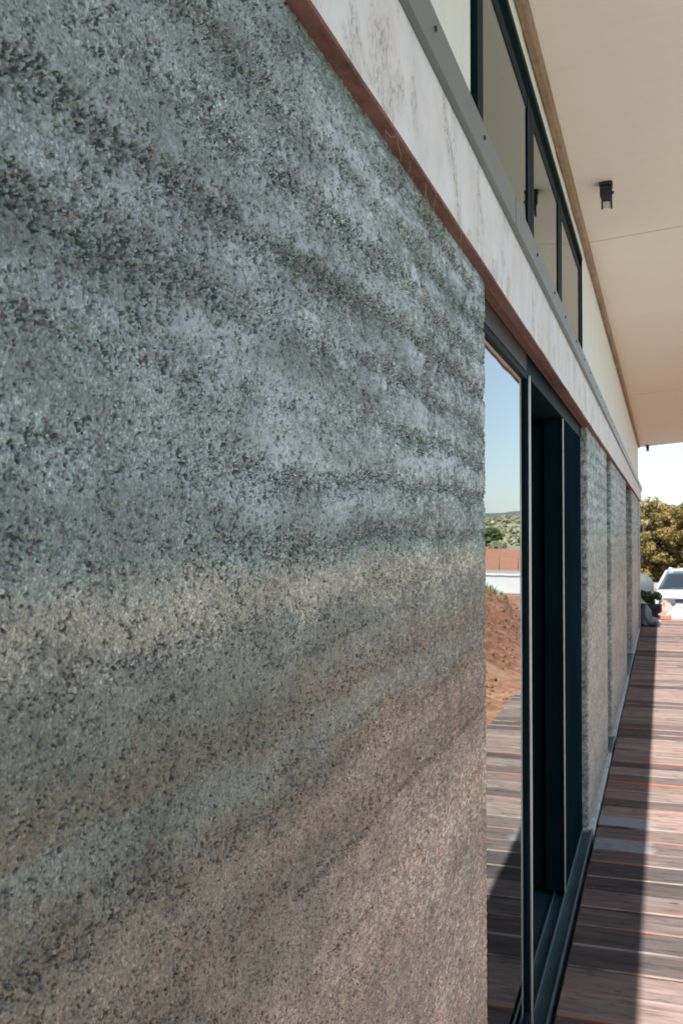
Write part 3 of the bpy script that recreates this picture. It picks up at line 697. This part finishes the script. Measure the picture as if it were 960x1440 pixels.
# narrow windows between the far walls
for a, b in [(6.98, 7.58), (10.8, 12.9), (16.25, 16.75)]:
    m = MB(); x0, x1 = -.60, -.55; z1 = HEAD + .028
    m.bbox(x0, x1, a - .02, a + .05, .03, z1, .002); m.bbox(x0, x1, b - .05, b + .02, .03, z1, .002)
    m.bbox(x0 + .001, x1 - .001, a + .0502, b - .0502, .03, .09, .002); m.bbox(x0 + .001, x1 - .001, a + .0502, b - .0502, z1 - .06, z1, .002)
    wd = hp('slot_window', m.mesh('slot_window', M_FRAME))
    m = MB(); m.box(-.578, -.572, a + .045, b - .045, .086, z1 - .056); hp('pane', m.mesh('pane', M_GLASS), parent=wd)
    m = MB(); m.bbox(-.70, -.346, a + .005, b - .005, -.05, .012, .003); hp('sill', m.mesh('sill', M_TRACK), parent=wd)

# ------------------------------------------------------------------ spotlights under the eaves
M_BLACK = simple('black_plastic', (.012, .013, .014), .45, .5, 0, .1)
M_LENS = simple('pale_lamp_lens', (.55, .52, .48), .25, .6, 0, .1)
def spotlight(x, y, label):
    t = empty('spotlight', (x, y, ceil_z(x) - .0015))
    tag(t, label, 'spotlight')
    m = MB(); m.bbox(-.029, .029, -.028, .028, -.014, 0, .002); m.bbox(-.0265, .0265, -.024, .024, -.06, -.0142, .004); link('housing', m.mesh('housing', M_BLACK), t)
    m = MB(); M = Matrix.Translation((0.003, -.006, -.062)) @ Matrix.Rotation(R(16), 4, 'X')
    m.bbox(-.024, .024, -.02, .02, -.02, .012, .004, M); link('lamp_head', m.mesh('lamp_head', M_BLACK), t)
    m = MB()
    for s in (-1, 1): m.bbox(s * .0205 - .003, s * .0205 + .003, -.018, .018, -.055, -.019, .001, M)
    link('bracket', m.mesh('bracket', M_BLACK), t)
    m = MB(); m.bbox(-.017, .017, -.012, .012, -.05, -.0205, .002, M); link('lens', m.mesh('lens', M_LENS), t)
    m = MB(); m.tube([(.026, 0, -.045), (.034, 0, -.045)], .007, 8); link('knob', m.mesh('knob', M_BLACK), t)
spotlight(-.228, 4.45, 'black spotlight fixed under the plywood eaves beside the high window')
spotlight(-.235, 18.0, 'tiny far spotlight hanging at the end of the eaves against the sky')

# cobweb strands under the beam
M_WEB = simple('cobweb_fibre', (.5, .44, .38), .7, .3)
m = MB()
rr = random.Random(4)
for k in range(11):
    y0 = rr.uniform(1.33, 1.75) if k < 7 else rr.uniform(.95, 2.0); x0 = rr.uniform(-.362, -.338); z0 = HEAD - .001
    L = rr.uniform(.012, .045); dy = rr.uniform(-.03, .03)
    m.tube([(x0, y0, z0 + .004), (x0 - .002, y0 + dy * .3, z0 - L * .35), (x0 - .004 + rr.uniform(-.006, .006), y0 + dy * .8, z0 - L * .8), (x0 - .006, y0 + dy * 1.4, z0 - L * (1 if k % 3 else .6))], .00022, 4)
tag(link('cobweb', m.mesh('cobweb', M_WEB)), 'wisps of cobweb hanging from the red underside of the white beam', 'cobweb', kind='stuff')

# ------------------------------------------------------------------ things at the end of the deck
def lumpy(name, rx, ry, rz, mat, seed, amp=.18, fold=6, loc=(0, 0, 0), n=26, m_=16, parent=None, flat=.25):
    th = np.linspace(0, 2 * np.pi, n, endpoint=False); ph = np.linspace(-.5 * np.pi, .5 * np.pi, m_)
    T, Ph = np.meshgrid(th, ph, indexing='ij')
    d = 1 + amp * (fbm(np.cos(T) * 1.3 + 5 + Ph * .6, np.sin(T) * 1.3 + Ph * 1.2, seed, 3) - .5) * 2 + amp * .45 * np.sin(fold * T + 3 * np.sin(2 * Ph + seed)) * np.cos(Ph)
    X = rx * d * np.cos(Ph) * np.cos(T); Y = ry * d * np.cos(Ph) * np.sin(T); Z = rz * d * np.sin(Ph)
    Z = np.maximum(Z, -rz * (1 - flat)) + rz * (1 - flat)
    return link(name, grid_mesh(name, np.stack([X, Y, Z], -1), mat, True, True), parent, loc)
M_SACK = simple('white_woven_plastic', (.33, .33, .335), .6, .3, 0, .2, 9, .8, 14)
M_SACK2 = simple('cream_sack', (.30, .235, .20), .8, .2, 0, .2, 6, .5, 25)
M_BAGG = simple('grey_cloth_bag', (.20, .235, .25), .7, .3, 0, .25, 8, .5, 30)
def gz(x, y): return float(ground_z(np.array([x * 1.0]), np.array([y * 1.0]))[0])
M_WOV2 = M_SACK
for k, (x, y, rx, ry, rz, mt, lb) in enumerate([
    (.33, 19.35, .36, .30, .27, M_SACK, 'big crumpled white sack standing past the end of the deck'),
    (.78, 19.6, .34, .30, .30, M_SACK, 'white sack right of the big crumpled one by the deck end'),
    (.02, 19.75, .20, .22, .31, M_SACK2, 'cream cloth bundle left of the white sacks')]):
    s_ = empty('sack', (x, y, gz(x, y) - .01)); tag(s_, lb, 'sack')
    lumpy('bag', rx, ry, rz, mt, 31 + k, .24, 9, n=44, m_=26, parent=s_)
    m = MB(); m.tube([(0, 0, rz * 1.55), (.01, 0, rz * 1.75), (.03, .01, rz * 1.95)], .03, 8, True, [.05, .025, .06]); link('knot', m.mesh('knot', mt), s_)

# grey bag slumped at the wall corner on the deck
b_ = empty('grey_bag', (-.265, 16.9, .002)); tag(b_, 'slumped blue grey bag on the deck against the far wall', 'bag')
lumpy('bag', .085, .12, .20, M_BAGG, 51, .3, 5, parent=b_)
lumpy('bag_flap', .15, .13, .085, M_BAGG, 52, .2, 5, (.09, .02, .0), parent=b_)
c_ = empty('cup', (-.078, 16.75, .003)); tag(c_, 'small white cup on the deck beside the grey bag', 'cup')
m = MB(); m.lathe([(0, 0), (.032, 0), (.042, .09), (.044, .092), (.040, .09), (.031, .006), (0, .006)], 14); link('cup_wall', m.mesh('cup_wall', M_SACK), c_)
M_BRICK = simple('terracotta', (.42, .17, .11), .85, .2, 0, .2, 20, .4, 90)
m = MB(); m.bbox(-.14, .14, -.06, .06, 0, .075, .006); tag(link('brick', m.mesh('brick', M_BRICK), None, (.0, 18.2, .004), (0, 0, .25)), 'single terracotta brick lying on the sunlit deck', 'brick')

# black planter crate with a straggly plant, tank behind
p_ = empty('planter_crate', (-.20, 17.95, .003)); tag(p_, 'dark wooden planter crate at the corner of the house', 'planter')
M_CRATE = mat_wood('dark_crate_timber', (.02, .021, .021), (.06, .06, .055), 0)
m = MB(); m.bbox(-.13, .13, -.13, .13, 0, .14, .004); link('crate_base', m.mesh('crate_base', M_CRATE), p_)
for z in (.155, .225):
    for s in (-1, 1):
        m = MB(); m.bbox(-.19, .19, s * .15 - .012, s * .15 + .012, z, z + .06, .003); link('slat', m.mesh('slat', M_CRATE), p_)
        m = MB(); m.bbox(s * .18 - .012, s * .18 + .012, -.1375, .1375, z + .002, z + .058, .003); link('slat', m.mesh('slat', M_CRATE), p_)
m = MB(); m.box(-.166, .166, -.136, .136, .142, .27); link('soil', m.mesh('soil', M_BARK), p_)
def leaf_cloud(n, c, rad, size, r, up=.3, hollow=.55):
    """n leaf quads in lumpy ellipsoids"""
    d = r.normal(size=(n, 3)); d /= np.linalg.norm(d, axis=1)[:, None]
    q = hollow + (1 - hollow) * r.random(n) ** .6
    P = np.array(c) + d * np.array(rad) * q[:, None]
    return leaf_quads(P, d, size, r, up)
def leaf_quads(P, d, size, r, up=.3):
    n = len(P); nrm = d + r.normal(size=(n, 3)) * .55 + np.array([0, 0, up]); nrm /= np.linalg.norm(nrm, axis=1)[:, None]
    a = np.cross(nrm, r.normal(size=(n, 3))); a /= np.linalg.norm(a, axis=1)[:, None]; b = np.cross(nrm, a)
    s = size * (.55 + .9 * r.random(n))[:, None]
    return np.stack([P - a * s, P - b * s * .55 + nrm * s * .12, P + a * s, P + b * s * .55 + nrm * s * .12], 1)
r = np.random.default_rng(8)
pl = empty('potted_shrub', (-.20, 17.95, .274)); tag(pl, 'straggly green shrub growing in the dark planter crate', 'plant')
Q = np.concatenate([leaf_cloud(60, (r.uniform(-.15, .15), r.uniform(-.12, .12), r.uniform(.04, .2)), (.07, .07, .06), .03, r) for k in range(10)])
link('foliage', quads_mesh('foliage', Q, [M_BUSH]), pl)
m = MB()
for k in range(9): m.tube([(r.uniform(-.1, .1), r.uniform(-.1, .1), 0), (r.uniform(-.14, .14), r.uniform(-.12, .12), .12), (r.uniform(-.2, .2), r.uniform(-.15, .15), .24)], .004, 5)
link('stem', m.mesh('stem', M_BARK), pl)
M_TANK = simple('grey_plastic_tank', (.085, .098, .102), .7, .15, 0, .12, 4)
tk = empty('water_tank', (-.66, 20.6, gz(-.5, 20.6))); tag(tk, 'grey rounded water tank standing behind the planter', 'tank')
m = MB(); m.lathe([(0, 0), (.47, 0), (.50, .06), (.50, .82), (.49, .90), (.44, .99), (.30, 1.07), (.17, 1.10), (0, 1.105)], 28); link('tank_body', m.mesh('tank_body', M_TANK), tk)
for z in (.2, .42, .64):
    m = MB(); m.lathe([(.499, z), (.515, z + .015), (.515, z + .05), (.499, z + .065)], 28); link('rib', m.mesh('rib', M_TANK), tk)
m = MB(); m.lathe([(0, 1.103), (.16, 1.103), (.165, 1.15), (.14, 1.17), (0, 1.175)], 18); link('lid', m.mesh('lid', M_TANK), tk)

# ------------------------------------------------------------------ white car, nose to the deck
def build_car(x, y, rz):
    t = empty('parked_car', (x, y, gz(x, y) + .01), rz); tag(t, 'white hatchback parked facing the deck in front of the olive trees', 'car')
    M_PAINT = simple('white_car_paint', (.36, .37, .38), .25, .4, 0, .02, 3)
    M_SCREEN = mat_glass('car_glass', (.22, .42, .42), 1.6, .12)
    M_TYRE = simple('tyre', (.02, .02, .02), .85, .2); M_RIM = simple('wheel_rim', (.45, .46, .47), .3, .5, .8)
    M_LAMP = simple('headlamp_glass', (.10, .115, .125), .12, .6); M_GRILLE = simple('grille_black', (.02, .022, .025), .5, .4); M_SEAT = simple('seat_cloth', (.04, .045, .05), .8, .2)
    # body as a loft of cross sections along local Y (front at -Y)
    st = [(-1.98, .62, .30, .56), (-1.93, .74, .24, .70), (-1.80, .82, .22, .80), (-1.40, .85, .2, .88), (-1.0, .86, .2, .93), (-.6, .865, .2, .96), (.2, .87, .2, .985), (1.2, .865, .2, 1.0), (1.75, .84, .22, .98), (1.95, .78, .28, .92), (2.0, .72, .34, .84)]
    rows = []
    for yy, hw, z0, z1 in st:
        h = z1 - z0
        half = [(0, z0), (hw * .8, z0), (hw * .97, z0 + h * .12), (hw, z0 + h * .4), (hw * .985, z0 + h * .68), (hw * .93, z0 + h * .92), (hw * .82, z0 + h * 1.0), (hw * .4, z0 + h * 1.03), (0, z0 + h * 1.04)]
        full = half + [(-a, b) for a, b in half[-2:0:-1]]
        rows.append([(a, yy, b) for a, b in full])
    m = MB(); n = len(rows[0]); vs = [v for rw in rows for v in rw]
    fs = [(i * n + k, (i + 1) * n + k, (i + 1) * n + (k + 1) % n, i * n + (k + 1) % n) for i in range(len(rows) - 1) for k in range(n)]
    fs += [tuple(range(n)), tuple((len(rows) - 1) * n + k for k in range(n - 1, -1, -1))]
    m.add(vs, [q[::-1] for q in fs], True)
    body = link('body', m.mesh('body', M_PAINT), t)
    # greenhouse: roof and pillars
    B = {'fl': (-.74, -.95, .93), 'fr': (.74, -.95, .93), 'rl': (-.74, 1.75, .98), 'rr': (.74, 1.75, .98), 'tfl': (-.56, -.12, 1.42), 'tfr': (.56, -.12, 1.42), 'trl': (-.57, 1.25, 1.44), 'trr': (.57, 1.25, 1.44)}
    V = {k: Vector(v) for k, v in B.items()}
    m = MB()
    m.tube([V['fl'], V['tfl']], .04, 6); m.tube([V['fr'], V['tfr']], .04, 6); m.tube([V['rl'], V['trl']], .07, 6); m.tube([V['rr'], V['trr']], .07, 6)
    m.tube([Vector((-.76, .42, .96)), Vector((-.575, .42, 1.43))], .035, 6); m.tube([Vector((.76, .42, .96)), Vector((.575, .42, 1.43))], .035, 6)
    link('pillars', m.mesh('pillars', M_PAINT), t)
    P = np.zeros((7, 7, 3))
    for i, a in enumerate(np.linspace(-1, 1, 7)):
        for j, b in enumerate(np.linspace(0, 1, 7)):
            P[i, j] = (a * (.60 - .02 * abs(a)), -.16 + 1.46 * b, 1.415 + .07 * (1 - a * a) * (.6 + .4 * math.sin(b * math.pi)) + .02 * b)
    rf = link('car_roof', grid_mesh('car_roof', P, M_PAINT), t)
    sd = rf.modifiers.new('thick', 'SOLIDIFY'); sd.thickness = .03
    def gpane(nm, a, b, c, d, bulge):
        Pg = np.zeros((8, 6, 3))
        for i, u in enumerate(np.linspace(0, 1, 8)):
            for j, v in enumerate(np.linspace(0, 1, 6)):
                Pg[i, j] = (a * (1 - u) + b * u) * (1 - v) + (d * (1 - u) + c * u) * v + Vector(bulge) * (4 * u * (1 - u))
        o = link(nm, grid_mesh(nm, Pg, M_SCREEN), t); o.modifiers.new('thick', 'SOLIDIFY').thickness = .006; return o
    gpane('windscreen', V['fl'], V['fr'], V['tfr'], V['tfl'], (0, -.10, .02))
    gpane('rear_window', V['rl'], V['rr'], V['trr'], V['trl'], (0, .06, .0))
    gpane('side_window', V['fl'], V['rl'], V['trl'], V['tfl'], (-.02, 0, 0)); gpane('side_window', V['fr'], V['rr'], V['trr'], V['tfr'], (.02, 0, 0))
    for s in (-1, 1):
        m = MB(); m.bbox(s * .38 - .24, s * .38 + .24, .35, .5, .7, 1.28, .05); m.bbox(s * .38 - .24, s * .38 + .24, -.1, .4, .6, .75, .05); link('car_seat', m.mesh('car_seat', M_SEAT), t)
        m = MB(); m.bbox(s * .58 - .21, s * .58 + .21, -1.985, -1.75, .60, .77, .03, Matrix.Rotation(-s * .12, 4, 'Z')); link('headlight', m.mesh('headlight', M_LAMP), t)
        m = MB(); m.bbox(s * .94 - .1, s * .94 + .1, -.86, -.74, .93, 1.06, .03); link('wing_mirror', m.mesh('wing_mirror', M_PAINT), t)
        for yy in (-1.25, 1.3):
            M = Matrix.Translation((s * .76, yy, .31)) @ Matrix.Rotation(R(90), 4, 'Y')
            m = MB(); m.lathe([(.18, -.1), (.29, -.1), (.31, -.07), (.31, .07), (.29, .1), (.18, .1)], 24, M); wh = link('wheel', m.mesh('tyre', M_TYRE), t)
            m = MB(); m.lathe([(0, .06 * s), (.06, .065 * s), (.18, .085 * s), (.19, .09 * s)], 18, M); link('rim', m.mesh('rim', M_RIM), wh)
    m = MB(); m.bbox(-.42, .42, -2.0, -1.9, .68, .76, .02); link('grille', m.mesh('grille', M_GRILLE), t)
    m = MB(); m.bbox(-.80, .80, -2.04, -1.75, .30, .54, .06); link('bumper', m.mesh('bumper', M_PAINT), t)
    m = MB(); m.bbox(-.5, .5, -2.05, -2.0, .33, .42, .015); link('air_intake', m.mesh('air_intake', M_GRILLE), t)
build_car(.68, 29.3, R(-6))

# ------------------------------------------------------------------ trees, scrub, wall, fence beyond
def crown(seed, n_cl, rx, ry, z0, z1, per, size, clr):
    r = np.random.default_rng(seed); Q = []
    for k in range(n_cl):
        a = r.uniform(0, 2 * np.pi); h = r.random(); q = math.sqrt(r.uniform(.25, 1))
        wz = math.sqrt(max(0.0, 1 - (h * 1.9 - .75) ** 2 * .55)) if h * 1.9 - .75 < 1.3 else .35
        c = (rx * q * wz * math.cos(a), ry * q * wz * math.sin(a), z0 + (z1 - z0) * h + r.normal() * .12)
        rr_ = clr * r.uniform(.6, 1.35)
        Q.append(leaf_cloud(per, c, (rr_, rr_, rr_ * .75), size, r, .35, .6))
    return np.concatenate(Q)
def tree_proto(seed, H, rx, name, leafmat, cat, label, group, n_cl=190, per=110, size=.075, clr=.34):
    t = empty(name, (0, 0, 0)); tag(t, label, cat, group)
    link('crown', quads_mesh('crown', crown(seed, n_cl, rx, rx, .35, H, per, size, clr), [leafmat]), t)
    m = MB(); r = random.Random(seed); m.tube([(0, 0, -.15), (.05, .02, H * .3), (.1, -.05, H * .6), (.12, 0, H * .9)], .1, 8, True, [.16, .12, .07, .03])
    for k in range(7):
        a = r.uniform(0, 6.28); z = r.uniform(.2, .6) * H
        m.tube([(.04, 0, z), (math.cos(a) * rx * .4, math.sin(a) * rx * .4, z + .4), (math.cos(a) * rx * .75, math.sin(a) * rx * .75, z + .9)], .03, 6, True, [.06, .04, .015])
    link('trunk', m.mesh('trunk', M_BARK), t); return t
tg = 'olive brown trees behind the parked car'
tp = [tree_proto(s, 4.25, 1.75, 'tree', M_LEAF, 'tree', 'x', tg) for s in (3, 4, 5)]
TR = [(-1.0, 52.5, .98, 'olive brown bushy tree at the left, its rounded top highest beside the house end'), (.75, 54.0, .93, 'olive brown bushy tree in the dip behind the car roof'), (2.3, 52.0, .96, 'olive brown bushy tree at the right edge of the photo behind the car'),
      (-3.6, 54, .98, 'olive brown tree hidden mostly behind the house end'), (3.9, 56, .96, 'olive brown tree standing rightmost past the car'),
      (-6.4, 55, 1.05, 'olive brown tree further left, out of sight behind the house'), (-9.6, 53, .9, 'olive brown tree far left, out of sight behind the house')]
for i, (x, y, s, lb) in enumerate(TR):
    o = tp[i] if i < 3 else copy_tree(tp[i % 3]); o.location = (x, y, gz(x, y)); o.scale = (s, s, s); o.rotation_euler = (0, 0, i * 1.3); o['label'] = lb
    if 'group' in o: del o['group']
    o['group'] = tg
# low scrub on the pale slope: uncountable
r = np.random.default_rng(77); Q = []
for k in range(260):
    y = 80 + 105 * r.random() ** 1.2; x = y * r.uniform(.02, .30) + r.uniform(-6, 6)
    s = r.uniform(.3, .8) * (1 + (y - 80) / 200)
    Q.append(leaf_cloud(90, (x, y, gz(x, y) + s * .3), (s, s, s * .55), .16 * (1 + (y - 80) / 90), r, .4, .5))
tag(link('scrub', quads_mesh('scrub', np.concatenate(Q), [M_SCRUB])), 'pale dry scrub covering the slope seen in the door glass', 'scrub', kind='stuff')
for k, (x, y, H, lb) in enumerate([(13.5, 84, 1.35, 'green bush above the red earth cut, reflected beside the edge of the earth wall'), (10.6, 86, .8, 'small low green bush above the red cut, right of the taller bush')]):
    b = tree_proto(20 + k, H, H * .62, 'bush', M_BUSH, 'bush', lb, None, 40, 80, .11, .42); b.location = (x, y, gz(x, y))
# grass along the crest of the bank
r = np.random.default_rng(5); n = 14000
Y = r.uniform(12, 31, n); X = .85 + np.maximum(0, Y - 20) * .13 + 2.15 + r.normal(size=n) * .34 + .02 + .5 * (fbm(Y * .8, Y * 0, 12, 2) - .5)
keep = fbm(X * 2, Y * 1.1, 15, 2) > .45; X, Y = X[keep], Y[keep]; Zb = ground_z(X, Y); n = len(X)
a = r.uniform(0, 6.28, n); hgt = r.uniform(.04, .12, n); wd = .012; dx, dy = np.cos(a) * wd, np.sin(a) * wd; lx, ly = r.normal(size=n) * .04, r.normal(size=n) * .04
V = np.stack([np.stack([X - dx, Y - dy, Zb - .01], -1), np.stack([X + dx, Y + dy, Zb - .01], -1), np.stack([X + lx + dx * .3, Y + ly + dy * .3, Zb + hgt], -1), np.stack([X + lx - dx * .3, Y + ly - dy * .3, Zb + hgt], -1)], 1)
tag(link('grass', quads_mesh('grass', V, [M_GRASS])), 'green grass growing along the crest of the red bank', 'grass', kind='stuff')
# loose clods of earth on the bank
M_CLOD = simple('earth_clod', (.21, .105, .066), .95, .1, 0, .3, 5, .5, 20)
m = MB(); r = random.Random(9)
ico = bmesh.new(); bmesh.ops.create_icosphere(ico, subdivisions=1, radius=1); iv = [v.co.copy() for v in ico.verts]; ifc = [[v.index for v in f.verts] for f in ico.faces]; ico.free()
for k in range(900):
    y = r.uniform(6, 27); x = .75 + max(0, y - 20) * .13 + r.random() ** 1.3 * 2.2; s = r.uniform(.008, .048) * (1.6 if r.random() < .08 else 1)
    z = gz(x, y); m.add([(x + v.x * s * r.uniform(.7, 1.3), y + v.y * s * r.uniform(.7, 1.3), z + v.z * s * .7 * r.uniform(.7, 1.3)) for v in iv], ifc)
tag(link('clods', m.mesh('clods', M_CLOD)), 'loose clods of red earth lying on the bank', 'clods', kind='stuff')
# white rendered boundary wall
M_WHITE = simple('white_render', (.6, .6, .6), .8, .3, 0, .05, 2, .3, 40)
bw = empty('boundary_wall', (7.0, 41, -1.1), R(6)); tag(bw, 'long low white rendered wall beyond the red bank', 'wall')
m = MB(); m.bbox(-4.5, 9, -.12, .12, -.6, .86, .01); link('wall_panel', m.mesh('wall_panel', M_WHITE), bw)
m = MB(); m.bbox(-4.53, 9.03, -.16, .16, .8605, .93, .01); link('coping', m.mesh('coping', M_WHITE), bw)
# post and wire fence in front of the red cut
M_POST = simple('grey_fence_post', (.22, .16, .12), .9, .2, 0, .2)
fe = empty('wire_fence', (9, 65.5, -1)); tag(fe, 'thin post and wire fence at the foot of the red earth cut', 'fence')
for k in range(12):
    x = -6 + k * 1.35; m = MB(); m.tube([(x, 0, gz(9 + x, 65.5) + 1 - .1), (x + random.uniform(-.04, .04), 0, gz(9 + x, 65.5) + 1 + 1.55)], .028, 7); link('post', m.mesh('post', M_POST), fe)
for z in (.5, .95, 1.4):
    m = MB(); m.tube([(-6, 0, z + .06), (2, .0, z + .02), (9, 0, z + .05)], .004, 5); link('wire', m.mesh('wire', M_POST), fe)
